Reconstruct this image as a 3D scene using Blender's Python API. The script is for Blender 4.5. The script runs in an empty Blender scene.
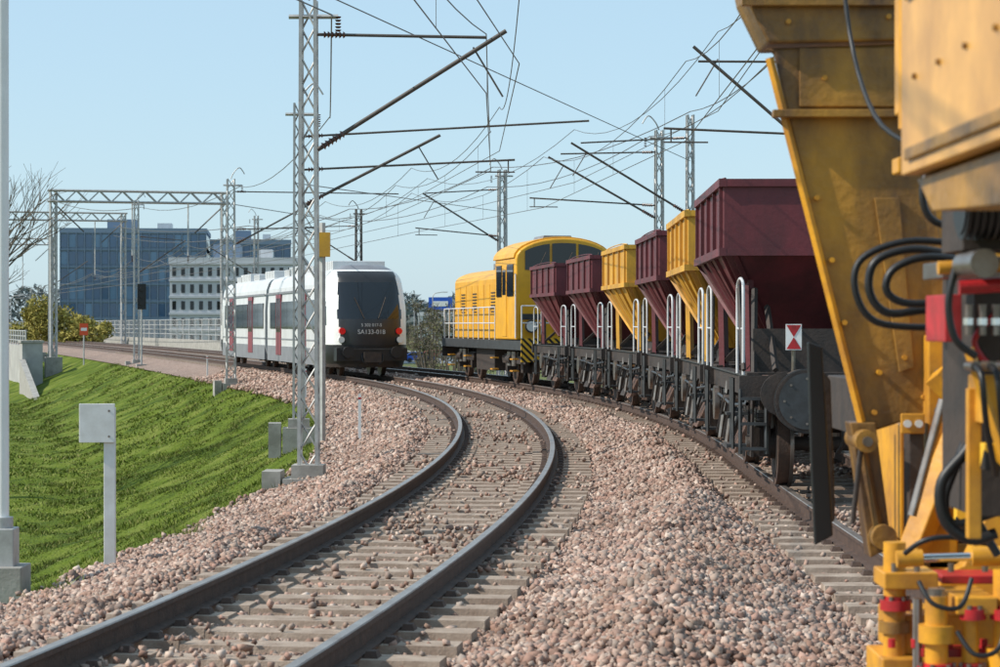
import bpy, math, random, bmesh
import numpy as np
from mathutils import Matrix, Vector
random.seed(4); rng=np.random.default_rng(7)
scene=bpy.context.scene

# ------------------------------------------------------------------ materials
def nt(name):
    m=bpy.data.materials.new(name); m.use_nodes=True
    t=m.node_tree; b=t.nodes['Principled BSDF']; return m,t,b
def mat(name,col,rough=.6,metal=0.,col2=None,nscale=3.,amt=.5,bump=0.,bscale=30.,spec=.5,coords='Object',stretch=None):
    m,t,b=nt(name)
    b.inputs['Roughness'].default_value=rough; b.inputs['Metallic'].default_value=metal
    b.inputs['Specular IOR Level'].default_value=spec
    tc=t.nodes.new('ShaderNodeTexCoord'); src=tc.outputs[coords]
    if stretch:
        mp=t.nodes.new('ShaderNodeMapping'); mp.inputs['Scale'].default_value=stretch; t.links.new(src,mp.inputs['Vector']); src=mp.outputs['Vector']
    if col2:
        n=t.nodes.new('ShaderNodeTexNoise'); n.inputs['Scale'].default_value=nscale; n.inputs['Detail'].default_value=8; n.inputs['Roughness'].default_value=.65
        r=t.nodes.new('ShaderNodeValToRGB'); r.color_ramp.elements[0].position=.5-.25*(1.2-amt); r.color_ramp.elements[1].position=.5+.3*(1.2-amt)+.02
        r.color_ramp.elements[0].color=(*col2,1); r.color_ramp.elements[1].color=(*col,1)
        t.links.new(src,n.inputs['Vector']); t.links.new(n.outputs['Fac'],r.inputs['Fac']); t.links.new(r.outputs['Color'],b.inputs['Base Color'])
    else: b.inputs['Base Color'].default_value=(*col,1)
    if bump>0:
        n=t.nodes.new('ShaderNodeTexNoise'); n.inputs['Scale'].default_value=bscale; n.inputs['Detail'].default_value=6
        bp=t.nodes.new('ShaderNodeBump'); bp.inputs['Strength'].default_value=bump; bp.inputs['Distance'].default_value=.02
        t.links.new(tc.outputs[coords],n.inputs['Vector']); t.links.new(n.outputs['Fac'],bp.inputs['Height']); t.links.new(bp.outputs['Normal'],b.inputs['Normal'])
    return m
def island_mat(name,cols,rough=.85,mul=.6,nsc=.8):
    m,t,b=nt(name); b.inputs['Roughness'].default_value=rough; b.inputs['Specular IOR Level'].default_value=.25
    g=t.nodes.new('ShaderNodeNewGeometry'); r=t.nodes.new('ShaderNodeValToRGB')
    e=r.color_ramp.elements
    while len(e)<len(cols): e.new(.5)
    for i,c in enumerate(cols): e[i].position=i/(len(cols)-1); e[i].color=(*c,1)
    tc=t.nodes.new('ShaderNodeTexCoord'); n=t.nodes.new('ShaderNodeTexNoise'); n.inputs['Scale'].default_value=nsc; n.inputs['Detail'].default_value=6
    mx=t.nodes.new('ShaderNodeMixRGB'); mx.blend_type='MULTIPLY'; mx.inputs['Fac'].default_value=mul
    r2=t.nodes.new('ShaderNodeValToRGB'); r2.color_ramp.elements[0].position=.35; r2.color_ramp.elements[0].color=(.5,.45,.40,1); r2.color_ramp.elements[1].position=.62
    t.links.new(tc.outputs['Object'],n.inputs['Vector']); t.links.new(n.outputs['Fac'],r2.inputs['Fac'])
    t.links.new(g.outputs['Random Per Island'],r.inputs['Fac']); t.links.new(r.outputs['Color'],mx.inputs['Color1']); t.links.new(r2.outputs['Color'],mx.inputs['Color2'])
    t.links.new(mx.outputs['Color'],b.inputs['Base Color'])
    return m
M={}
M['yellow']=mat('yellow_paint',(.80,.38,.02),.42,0,(.45,.20,.03),4.5,.65,.1,20)
M['yellowd']=mat('yellow_paint_grimy',(.50,.25,.03),.45,0,(.09,.05,.028),2.3,.65,.25,25,stretch=(1,1,.45))
M['locoyel']=mat('locomotive_yellow',(.84,.43,.015),.38,0,(.62,.30,.02),1.5,.5)
M['cream']=mat('cream_yellow_paint',(.80,.42,.095),.4,0,(.50,.25,.06),3.5,.6)
M['red']=mat('oxide_red_paint',(.17,.026,.034),.5,0,(.075,.018,.022),1.8,.65,.15,20,stretch=(1,1,.35))
M['redbright']=mat('red_paint',(.60,.02,.03),.4,0,(.30,.02,.02),9,.6)
M['hopyel']=mat('hopper_yellow',(.76,.40,.022),.5,0,(.42,.21,.035),1.8,.65,.1,20,stretch=(1,1,.35))
M['dark']=mat('dark_underframe',(.022,.019,.018),.7,0,(.055,.038,.03),5,.6,.2)
M['darkgrey']=mat('dark_grey_paint',(.055,.06,.065),.45,0,(.03,.03,.03),5,.6)
M['black']=mat('black_rubber',(.012,.012,.013),.45)
M['steel']=mat('worn_steel',(.33,.31,.29),.35,.8,(.2,.15,.12),8,.5)
M['chrome']=mat('chrome_rod',(.8,.8,.8),.12,1)
M['rust']=mat('rusty_steel',(.10,.058,.04),.75,0,(.05,.031,.024),9,.6,.3,40)
M['rusto']=mat('rusty_chute',(.16,.08,.05),.75,0,(.05,.032,.026),6,.6,.3,40)
M['railtop']=mat('rail_running_surface',(.50,.45,.41),.38,.75,(.30,.23,.19),3,.5)
M['sleeper']=mat('concrete_sleeper',(.43,.345,.275),.9,0,(.25,.18,.135),5,.6,.3,60)
M['conc']=mat('concrete',(.42,.40,.37),.85,0,(.25,.235,.21),2.5,.6,.2,30)
M['wconc']=mat('pale_concrete',(.45,.44,.42),.8,0,(.30,.29,.28),.7,.6)
M['galv']=mat('galvanised_steel',(.52,.52,.51),.5,.3,(.34,.33,.32),5,.6)
M['pole']=mat('dark_steel_pole',(.12,.10,.09),.6,.2,(.07,.06,.05),5,.6)
M['wire']=mat('copper_wire',(.12,.115,.11),.5,.3)
M['insul']=mat('brown_insulator',(.10,.035,.02),.25)
M['white']=mat('white_paint',(.84,.84,.83),.3,0,(.72,.71,.69),1.5,.5)
M['signwhite']=mat('sign_white',(.78,.78,.76),.5,0,(.62,.61,.58),5,.6)
M['whitegrey']=mat('light_grey_paint',(.66,.67,.68),.35,0,(.52,.52,.52),1.2,.5)
M['grey']=mat('grey_paint',(.24,.25,.27),.45,0,(.17,.17,.19),2,.5)
M['glass']=mat('dark_glass',(.010,.013,.018),.05,0,spec=.6)
M['mask']=mat('black_gloss_paint',(.018,.019,.022),.3,0,(.03,.03,.033),2,.5)
M['winered']=mat('wine_red_paint',(.22,.025,.045),.35)
M['lampred']=mat('red_lens',(.9,.02,.02),.2)
M['lampwhite']=mat('lamp_glass',(.75,.75,.72),.15)
M['bglass']=mat('office_glass',(.035,.12,.25),.10,0,(.025,.07,.15),.12,.5,spec=1.)
M['bglassl']=mat('office_glass_light',(.10,.22,.36),.15,0,(.06,.15,.27),.12,.5,spec=1.)
M['bframe']=mat('office_frame',(.17,.23,.31),.6)
M['bwhite']=mat('office_render',(.58,.58,.60),.8,0,(.50,.50,.52),.2,.5)
M['blue']=mat('blue_sign_paint',(.02,.10,.5),.4)
M['orange']=mat('orange_red_paint',(.7,.08,.02),.4)
m,t,b=nt('hazard_stripes'); w=t.nodes.new('ShaderNodeTexWave'); w.bands_direction='DIAGONAL'; w.inputs['Scale'].default_value=3.2
tc=t.nodes.new('ShaderNodeTexCoord'); r=t.nodes.new('ShaderNodeValToRGB'); r.color_ramp.interpolation='CONSTANT'; r.color_ramp.elements[0].color=(.015,.015,.015,1); r.color_ramp.elements[1].position=.5; r.color_ramp.elements[1].color=(.78,.45,.03,1)
t.links.new(tc.outputs['Object'],w.inputs['Vector']); t.links.new(w.outputs['Fac'],r.inputs['Fac']); t.links.new(r.outputs['Color'],b.inputs['Base Color']); M['hazard']=m
stonecols=[(.13,.08,.065),(.42,.275,.215),(.29,.175,.135),(.54,.41,.335),(.21,.16,.14),(.46,.28,.22),(.64,.52,.44),(.34,.21,.165),(.37,.31,.27),(.49,.34,.27)]
M['stone']=island_mat('ballast_stone',stonecols)
M['grassblade']=island_mat('grass_blade',[(.085,.125,.012),(.15,.20,.02),(.11,.165,.016),(.20,.24,.035),(.27,.255,.085)],.65,.75,.55)
M['leafolive']=island_mat('olive_foliage',[(.22,.20,.04),(.34,.29,.07),(.28,.25,.05),(.40,.34,.10)],.8,.3)
M['leafbrown']=island_mat('budding_foliage',[(.10,.085,.055),(.16,.14,.08),(.13,.14,.06),(.20,.18,.11)],.8)
M['leaffar']=island_mat('far_foliage_hazed',[(.15,.18,.20),(.19,.22,.23),(.17,.20,.20),(.22,.25,.26)],.9,.3)  # distance haze is put into these leaf colours as blue-grey
M['bark']=mat('bark',(.16,.13,.10),.9,0,(.10,.08,.06),10,.6,.3)
m,t,b=nt('ballast_bed'); tc=t.nodes.new('ShaderNodeTexCoord'); v=t.nodes.new('ShaderNodeTexVoronoi'); v.inputs['Scale'].default_value=19
n=t.nodes.new('ShaderNodeTexNoise'); n.inputs['Scale'].default_value=.7; n.inputs['Detail'].default_value=5
r=t.nodes.new('ShaderNodeValToRGB'); e=r.color_ramp.elements
for i in range(3): e.new(.5)
for i,c in enumerate([(.12,.075,.06),(.37,.25,.195),(.26,.17,.135),(.50,.38,.31),(.31,.21,.165)]): e[i].position=i/4; e[i].color=(*c,1)
sp=t.nodes.new('ShaderNodeSeparateColor'); mx=t.nodes.new('ShaderNodeMixRGB'); mx.blend_type='MULTIPLY'; mx.inputs['Fac'].default_value=.4
bp=t.nodes.new('ShaderNodeBump'); bp.inputs['Strength'].default_value=.9; bp.inputs['Distance'].default_value=.04; bp.invert=True
L=t.links.new
L(tc.outputs['Object'],v.inputs['Vector']);L(tc.outputs['Object'],n.inputs['Vector']);L(v.outputs['Color'],sp.inputs['Color']);L(sp.outputs['Red'],r.inputs['Fac']);L(r.outputs['Color'],mx.inputs['Color1']);L(n.outputs['Fac'],mx.inputs['Color2']);L(mx.outputs['Color'],b.inputs['Base Color']);L(v.outputs['Distance'],bp.inputs['Height']);L(bp.outputs['Normal'],b.inputs['Normal']);b.inputs['Roughness'].default_value=.9
M['bed']=m
def grassmat(name,c1,c2,c3,sc):
    m,t,b=nt(name); tc=t.nodes.new('ShaderNodeTexCoord'); L=t.links.new
    n=t.nodes.new('ShaderNodeTexNoise'); n.inputs['Scale'].default_value=sc; n.inputs['Detail'].default_value=10; n.inputs['Roughness'].default_value=.7
    r=t.nodes.new('ShaderNodeValToRGB'); e=r.color_ramp.elements; e.new(.5); e[0].position=.36; e[1].position=.5; e[2].position=.66
    e[0].color=(*c1,1); e[1].color=(*c2,1); e[2].color=(*c3,1)
    n2=t.nodes.new('ShaderNodeTexNoise'); n2.inputs['Scale'].default_value=14; n2.inputs['Detail'].default_value=8
    bp=t.nodes.new('ShaderNodeBump'); bp.inputs['Strength'].default_value=1.; bp.inputs['Distance'].default_value=.12
    L(tc.outputs['Object'],n.inputs['Vector']);L(tc.outputs['Object'],n2.inputs['Vector']);L(n.outputs['Fac'],r.inputs['Fac']);L(r.outputs['Color'],b.inputs['Base Color']);L(n2.outputs['Fac'],bp.inputs['Height']);L(bp.outputs['Normal'],b.inputs['Normal'])
    b.inputs['Roughness'].default_value=.9; b.inputs['Specular IOR Level'].default_value=.1
    return m
M['grass']=grassmat('grass_sheet',(.05,.08,.012),(.115,.16,.018),(.20,.22,.05),.55)
M['ground']=grassmat('ground_sheet',(.10,.12,.04),(.16,.18,.07),(.22,.20,.12),.05)

# ------------------------------------------------------------------ mesh builder
class MB:
    def __init__(s): s.v=[];s.f=[];s.m=[];s.mats=[];s.sm=[]
    def mi(s,k):
        if k not in s.mats: s.mats.append(k)
        return s.mats.index(k)
    def add(s,vs,fs,k,smooth=False):
        o=len(s.v); s.v+= [tuple(v) for v in vs]; i=s.mi(k)
        for f in fs: s.f.append([o+a for a in f]); s.m.append(i); s.sm.append(smooth)
    def box(s,x0,x1,y0,y1,z0,z1,k,R=None):
        vs=[Vector((x,y,z)) for z in (z0,z1) for y in (y0,y1) for x in (x0,x1)]
        if R is not None:
            c=Vector(((x0+x1)/2,(y0+y1)/2,(z0+z1)/2)); vs=[c+R@(v-c) for v in vs]
        s.add(vs,[(0,2,3,1),(4,5,7,6),(0,1,5,4),(2,6,7,3),(0,4,6,2),(1,3,7,5)],k)
    def cyl(s,a,b_,r,k,n=10,r2=None,caps=True):
        a=Vector(a);b_=Vector(b_);d=(b_-a)
        if d.length<1e-6: return
        q=d.to_track_quat('Z','Y'); r2=r if r2 is None else r2
        vs=[];
        for p,rr in((a,r),(b_,r2)):
            for i in range(n):
                t=2*math.pi*i/n; vs.append(p+q@Vector((rr*math.cos(t),rr*math.sin(t),0)))
        fs=[(i,(i+1)%n,n+(i+1)%n,n+i) for i in range(n)]
        s.add(vs,fs,k,n>6)
        if caps: s.add(vs,[tuple(range(n-1,-1,-1)),tuple(range(n,2*n))],k)
    def beam(s,a,b_,w,k): s.cyl(a,b_,w*.7071,k,4)
    def tube(s,pts,r,k,n=8,sub=6):
        P=[Vector(p) for p in pts]; out=[]
        for i in range(len(P)-1):
            p0=P[max(i-1,0)];p1=P[i];p2=P[i+1];p3=P[min(i+2,len(P)-1)]
            for j in range(sub):
                t=j/sub; out.append(.5*((2*p1)+(p2-p0)*t+(2*p0-5*p1+4*p2-p3)*t*t+(3*p1-p0-3*p2+p3)*t**3))
        out.append(P[-1]); vs=[]
        for i,p in enumerate(out):
            d=(out[min(i+1,len(out)-1)]-out[max(i-1,0)]); q=d.to_track_quat('Z','Y')
            for a in range(n):
                t=2*math.pi*a/n; vs.append(p+q@Vector((r*math.cos(t),r*math.sin(t),0)))
        rings=[vs[i*n:(i+1)*n] for i in range(len(out))]
        for i in range(1,len(rings)):
            best=min(range(n),key=lambda o:sum((rings[i][(a+o)%n]-rings[i-1][a]).length for a in range(n)))
            rings[i]=[rings[i][(a+best)%n] for a in range(n)]
        vs=[v for rr in rings for v in rr]
        fs=[(i*n+a,i*n+(a+1)%n,(i+1)*n+(a+1)%n,(i+1)*n+a) for i in range(len(rings)-1) for a in range(n)]
        s.add(vs,fs,k,True)
    def prism(s,poly,axis,a,b_,k):
        n=len(poly)
        def P(p,c):
            return {'y':(p[0],c,p[1]),'x':(c,p[0],p[1]),'z':(p[0],p[1],c)}[axis]
        vs=[P(p,a) for p in poly]+[P(p,b_) for p in poly]
        fs=[tuple(range(n)),tuple(range(2*n-1,n-1,-1))]+[(i,n+i,n+(i+1)%n,(i+1)%n) for i in range(n)]
        s.add(vs,fs,k)
    def frus(s,b0,z0,b1,z1,k):
        vs=[(x,y,z) for (bb,z) in((b0,z0),(b1,z1)) for (x,y) in((bb[0],bb[2]),(bb[1],bb[2]),(bb[1],bb[3]),(bb[0],bb[3]))]
        s.add(vs,[(3,2,1,0),(4,5,6,7),(0,1,5,4),(1,2,6,5),(2,3,7,6),(3,0,4,7)],k)
    def obj(s,name,parent=None,mw=None,bevel=0,fix=True,seg=2):
        me=bpy.data.meshes.new(name); me.from_pydata(s.v,[],s.f); 
        for k in s.mats: me.materials.append(M[k])
        me.polygons.foreach_set('material_index',s.m); me.polygons.foreach_set('use_smooth',s.sm); me.update()
        if fix:
            bm=bmesh.new(); bm.from_mesh(me); bmesh.ops.recalc_face_normals(bm,faces=bm.faces); bm.to_mesh(me); bm.free()
        o=bpy.data.objects.new(name,me); scene.collection.objects.link(o)
        if parent: o.parent=parent
        if mw is not None: o.matrix_world=mw
        if bevel:
            bv=o.modifiers.new('bevel','BEVEL'); bv.width=bevel; bv.segments=seg; bv.limit_method='ANGLE'; bv.angle_limit=.6
        return o
def empty(name,mw=None):
    o=bpy.data.objects.new(name,None); scene.collection.objects.link(o)
    if mw is not None: o.matrix_world=mw
    return o

# ------------------------------------------------------------------ track alignment
RC=185.; RN=166.; S0=44.4
ds=.25; Sarr=np.arange(-60,620,ds)
def phi(s):
    s=np.asarray(s,float)
    return np.where(s<0,s/RN,np.where(s<S0,s/RC,S0/RC+(s-S0)/3000.))
i0=int(60/ds); ph=phi(Sarr+ds/2)
X=np.concatenate([[0],np.cumsum(-np.sin(ph)*ds)[:-1]]); Y=np.concatenate([[0],np.cumsum(np.cos(ph)*ds)[:-1]])
X=X-X[i0]+.07; Y=Y-Y[i0]+37.
def P(s,u,z=0):
    x=np.interp(s,Sarr,X); y=np.interp(s,Sarr,Y); p=phi(s)
    return x+u*np.cos(p), y+u*np.sin(p), z
def PV(s,u,z=0):
    a=P(s,u,z); return Vector((float(a[0]),float(a[1]),z))
def frame(s,u,z=0,half=0):
    uf=u if callable(u) else (lambda q:u)
    h=half or .05
    a=PV(s-h,float(uf(s-h)));b_=PV(s+h,float(uf(s+h))); c=(a+b_)/2; ang=math.atan2(-(b_-a).x,(b_-a).y)
    return Matrix.Translation((c.x,c.y,z))@Matrix.Rotation(ang,4,'Z')
TS=4.1
def TR(s):   # the second track diverges slightly toward the camera
    s=np.asarray(s,float); return TS+.0036*np.clip(-5-s,0,26)**2
def prof(s,u):
    T=TR(s)
    up=np.array([-3.4,-2.5,-1.65,-1.4,1.4,1.75,2.2]); zp=[-.66,-.50,-.215,-.250,-.250,-.20,-.17]
    zl=np.interp(u,up,zp); v=u-T
    zr=np.interp(v,[-1.9,-1.6,-1.35,1.4,1.6,2.6,3.5],[-.17,-.20,-.248,-.248,-.23,-.5,-.66])
    z=np.where(v>-1.9,zr,np.where(u>2.2,-.17,zl))
    # loose heap of fresh ballast left between the two tracks
    amp=(.13+.05*np.sin(s*.8)+.03*np.sin(s*2.3+1))*np.clip((14-s)/16,0,1)
    return z+amp*np.exp(-((u-2.45-.12*np.sin(s*.45))/.42)**2)*(v<-1.5)
def sheet(name,ss,us,zf,k):
    ss=np.array(ss);us=np.array(us); S,U=np.meshgrid(ss,us,indexing='ij')
    x,y,_=P(S,U); z=zf(S,U)
    v=np.stack([x,y,z],-1).reshape(-1,3); n=len(us)
    f=[(i*n+j,i*n+j+1,(i+1)*n+j+1,(i+1)*n+j) for i in range(len(ss)-1) for j in range(n-1)]
    me=bpy.data.meshes.new(name); me.from_pydata(v.tolist(),[],f); me.materials.append(M[k]); me.polygons.foreach_set('use_smooth',[True]*len(f)); me.update()
    o=bpy.data.objects.new(name,me); scene.collection.objects.link(o); return o
def wob(S,U): return .03*np.sin(S*1.7+U*2.1)+.02*np.sin(S*3.9-U*3.3)
sheet('ballast_bed',np.concatenate([np.arange(-34,60,.4),np.arange(60,560,4)]),np.linspace(-3.4,8.6,100),lambda S,U:prof(S,U)-.02,'bed')
def slope(u):
    return np.interp(u,[-60,-48,-16,-10.6,-9.2,-8.3,-5,-3.4,-3.1],[-3.8,-3.47,-3.42,-3.40,-3.2,-2.9,-1.5,-.70,-.68])
def gw(S,U):
    a=.05*np.sin(S*.53+U*1.31)+.035*np.sin(S*1.27-U*.83+1)+.03*np.sin(S*2.1+U*2.9+np.sin(U*1.3))+.025*np.sin(S*3.7-U*1.9+np.sin(S*.9)*2)
    return a*np.clip((U+48)/8,0,1)*np.clip((-2.9-U)/1.2,.3,1)
def slope2(u): return np.interp(u,[7.6,8.4,9.5,15,23],[-.70,-.69,-1.,-3.3,-4.2])
gs=np.concatenate([np.arange(-34,60,.4),np.arange(60,560,5)])
sheet('grass_embankment',gs,np.concatenate([np.linspace(-60,-17,30),np.linspace(-16,-3.1,70)]),lambda S,U:slope(U)+gw(S,U),'grass')
sheet('grass_embankment',gs,np.linspace(8.0,23,30),lambda S,U:slope2(U)+1.6*wob(S*.5,U*.6),'grass')
g=MB(); nn=40
g.add([(-4000+8000*i/nn,-300+8300*j/nn,-3.55) for j in range(nn+1) for i in range(nn+1)],[(j*(nn+1)+i,j*(nn+1)+i+1,(j+1)*(nn+1)+i+1,(j+1)*(nn+1)+i) for j in range(nn) for i in range(nn)],'ground')
g.obj('ground',fix=False)

rp=[(-.030,0),(-.036,-.008),(-.036,-.04),(-.010,-.052),(-.010,-.145),(-.07,-.158),(-.07,-.172),(.07,-.172),(.07,-.158),(.010,-.145),(.010,-.052),(.036,-.04),(.036,-.008),(.030,0)]
def rail(uf,name):
    ss=np.concatenate([np.arange(-34,60,.8),np.arange(60,560,5)]); n=len(rp); vs=[];fs=[];ms=[]
    for s in ss:
        for (du,z) in rp:
            a=P(s,uf(s)+du); vs.append((float(a[0]),float(a[1]),z))
    for i in range(len(ss)-1):
        for j in range(n):
            fs.append((i*n+j,(i+1)*n+j,(i+1)*n+(j+1)%n,i*n+(j+1)%n)); ms.append(1 if j in(n-1,0,n-2) else 0)
    me=bpy.data.meshes.new(name); me.from_pydata(vs,[],fs); me.materials.append(M['rust']); me.materials.append(M['railtop']); me.polygons.foreach_set('material_index',ms); me.update()
    o=bpy.data.objects.new(name,me); scene.collection.objects.link(o)
    bm=bmesh.new(); bm.from_mesh(me); bmesh.ops.recalc_face_normals(bm,faces=bm.faces); bm.to_mesh(me); bm.free()
ZERO=lambda s:0*np.asarray(s,float)
for tf in (ZERO,TR):
    for d in(-.7535,.7535): rail((lambda s,tf=tf,d=d:float(tf(s))+d),'rail')
def sleepers(uf):
    b=MB()
    for s in np.arange(-33.9,130,.6):
        mw=frame(s,uf)@Matrix.Rotation(random.gauss(0,.006),4,'Z')
        def T(L): return [mw@Vector(p) for p in L]
        h=.15;t=.12; z1=-.174; z0=-.33
        for (xa,xb,zz) in((-1.3,-.45,z1),(-.45,.45,z1-.02),(.45,1.3,z1)):
            b.add(T([(xa,-h,z0),(xb,-h,z0),(xb,h,z0),(xa,h,z0),(xa,-t,zz),(xb,-t,zz),(xb,t,zz),(xa,t,zz)]),[(4,5,6,7),(0,1,5,4),(2,3,7,6),(3,0,4,7),(1,2,6,5)],'sleeper')
        if s<45:
            for r_ in(-.7535,.7535):
                for sg in(-1,1):
                    x=r_+sg*.12; b.add(T([(x-.045,-.06,z1),(x+.045,-.06,z1),(x+.045,.06,z1),(x-.045,.06,z1),(x-.03,-.04,z1+.04),(x+.03,-.04,z1+.04),(x+.03,.04,z1+.04),(x-.03,.04,z1+.04)]),[(4,5,6,7),(0,1,5,4),(1,2,6,5),(2,3,7,6),(3,0,4,7)],'rust')
    b.obj('sleepers')
sleepers(ZERO); sleepers(TR)

def stones(parts,name):
    base=np.array([[x,y,z] for z in(-1,1) for y in(-1,1) for x in(-1,1)],float)
    allv=[]
    for (sa,sb,dens,size,ub) in parts:
        ua=-3.6; N=int((sb-sa)*(ub-ua)*dens)
        s=rng.uniform(sa,sb,N); u=rng.uniform(ua,ub,N)
        keep=np.ones(N,bool); z=prof(s,u); lift=rng.uniform(-.5,.30,N)*size; out=np.ones(N,bool)
        for c in(0*s,TR(s)):
            d=np.abs(np.abs(u-c)-.7535); keep&=d>.085
            intrk=np.abs(u-c)<1.38; out&=~intrk
            onsl=(np.abs(((s+33.9+.3)%.6)-.3)<.145)&(np.abs(u-c)<1.33)
            cov=.975-.10*(np.sin(s*.7+u*1.3)>.6)
            keep&=~(onsl&(rng.random(N)<cov))
            z=np.where(onsl,-.176+size*.2,z)
        lift=np.where(out,rng.uniform(-.3,.7,N)*size,lift)
        keep&=~((u<-3.15)&(rng.random(N)<(-3.15-u)/.42))
        s,u,z,lift,out=s[keep],u[keep],z[keep],lift[keep],out[keep]; N=len(s)
        x,y,_=P(s,u)
        sc=size*.5*rng.uniform(.5,1.05,(N,1,1))*rng.uniform(.6,1.25,(N,1,3))*np.where(rng.random(N)<.05,1.25,1.0)[:,None,None]*np.where(out,1,.88)[:,None,None]
        v=(base[None]+rng.uniform(-.5,.5,(N,8,3)))*sc
        q=rng.normal(size=(N,4)); q/=np.linalg.norm(q,axis=1)[:,None]; w,a,b_,c=q.T
        R=np.stack([1-2*(b_*b_+c*c),2*(a*b_-c*w),2*(a*c+b_*w),2*(a*b_+c*w),1-2*(a*a+c*c),2*(b_*c-a*w),2*(a*c-b_*w),2*(b_*c+a*w),1-2*(a*a+b_*b_)],-1).reshape(N,3,3)
        v=np.einsum('nij,nkj->nki',R,v)
        mound=(wob(s*2,u*2)*.6+.025*np.sin(s*.9+u*1.3))*out
        v+=np.stack([x,y,z+lift+mound],-1)[:,None,:]; allv.append(v.reshape(-1,3))
    V=np.concatenate(allv); N=len(V)//8
    fb=np.array([(0,2,3,1),(4,5,7,6),(0,1,5,4),(2,6,7,3),(0,4,6,2),(1,3,7,5)])
    F=(fb[None]+8*np.arange(N)[:,None,None]).reshape(-1)
    me=bpy.data.meshes.new(name); me.vertices.add(len(V)); me.vertices.foreach_set('co',V.astype(np.float32).reshape(-1))
    me.loops.add(len(F)); me.loops.foreach_set('vertex_index',F.astype(np.int32)); nf=len(F)//4
    me.polygons.add(nf); me.polygons.foreach_set('loop_start',np.arange(0,4*nf,4,dtype=np.int32)); me.polygons.foreach_set('loop_total',np.full(nf,4,np.int32))
    me.materials.append(M['stone']); me.update(calc_edges=True); me.validate()
    o=bpy.data.objects.new(name,me); scene.collection.objects.link(o); print('stones',N)
stones([(-27,-8,930,.049,6.2),(-8,8,540,.056,5.8),(8,30,260,.072,5.6),(30,66,110,.10,7)],'ballast_stones')

def tris(V,name,k,parent=None):
    V=np.asarray(V,np.float32).reshape(-1,3); nf=len(V)//3
    me=bpy.data.meshes.new(name); me.vertices.add(len(V)); me.vertices.foreach_set('co',V.reshape(-1))
    me.loops.add(len(V)); me.loops.foreach_set('vertex_index',np.arange(len(V),dtype=np.int32))
    me.polygons.add(nf); me.polygons.foreach_set('loop_start',np.arange(0,3*nf,3,dtype=np.int32)); me.polygons.foreach_set('loop_total',np.full(nf,3,np.int32))
    me.materials.append(M[k]); me.update(calc_edges=True)
    o=bpy.data.objects.new(name,me); scene.collection.objects.link(o)
    if parent: o.parent=parent
    return o
bl=[]
for (sa,sb,ua,ub,dens,h,w) in((-22,5,-8.5,-3.2,650,.06,.009),(5,40,-11,-3.2,260,.075,.016),(20,110,-24,-8,45,.10,.035),(40,110,-10,-3.3,60,.09,.035),(-24,34,-3.95,-2.95,130,.13,.010)):
    N=int((sb-sa)*(ub-ua)*dens); s=rng.uniform(sa,sb,N); u=rng.uniform(ua,ub,N); x,y,_=P(s,u); z=slope(u)+gw(s,u)-.01
    patch=.6+.7*np.sin(s*1.1+np.sin(u*1.7)*2)*np.sin(u*1.9+s*.3+np.sin(s*.7))
    k_=rng.random(N)<np.clip(patch+.45,.25,1); x,y,z,s,u,patch=[q[k_] for q in(x,y,z,s,u,patch)]; N=len(x)
    a=rng.uniform(0,6.28,N); hh=h*rng.uniform(.4,1.5,N)*np.clip(patch,.3,1.35); lean=rng.normal(0,.6,(N,2))*hh[:,None]
    c=np.stack([x,y,z],-1); dx=np.stack([np.cos(a)*w,np.sin(a)*w,0*a],-1)
    top=c+np.stack([lean[:,0],lean[:,1],hh],-1); bl.append(np.stack([c-dx,c+dx,top],1).reshape(-1,3))
tris(np.concatenate(bl),'grass','grassblade')

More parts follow.
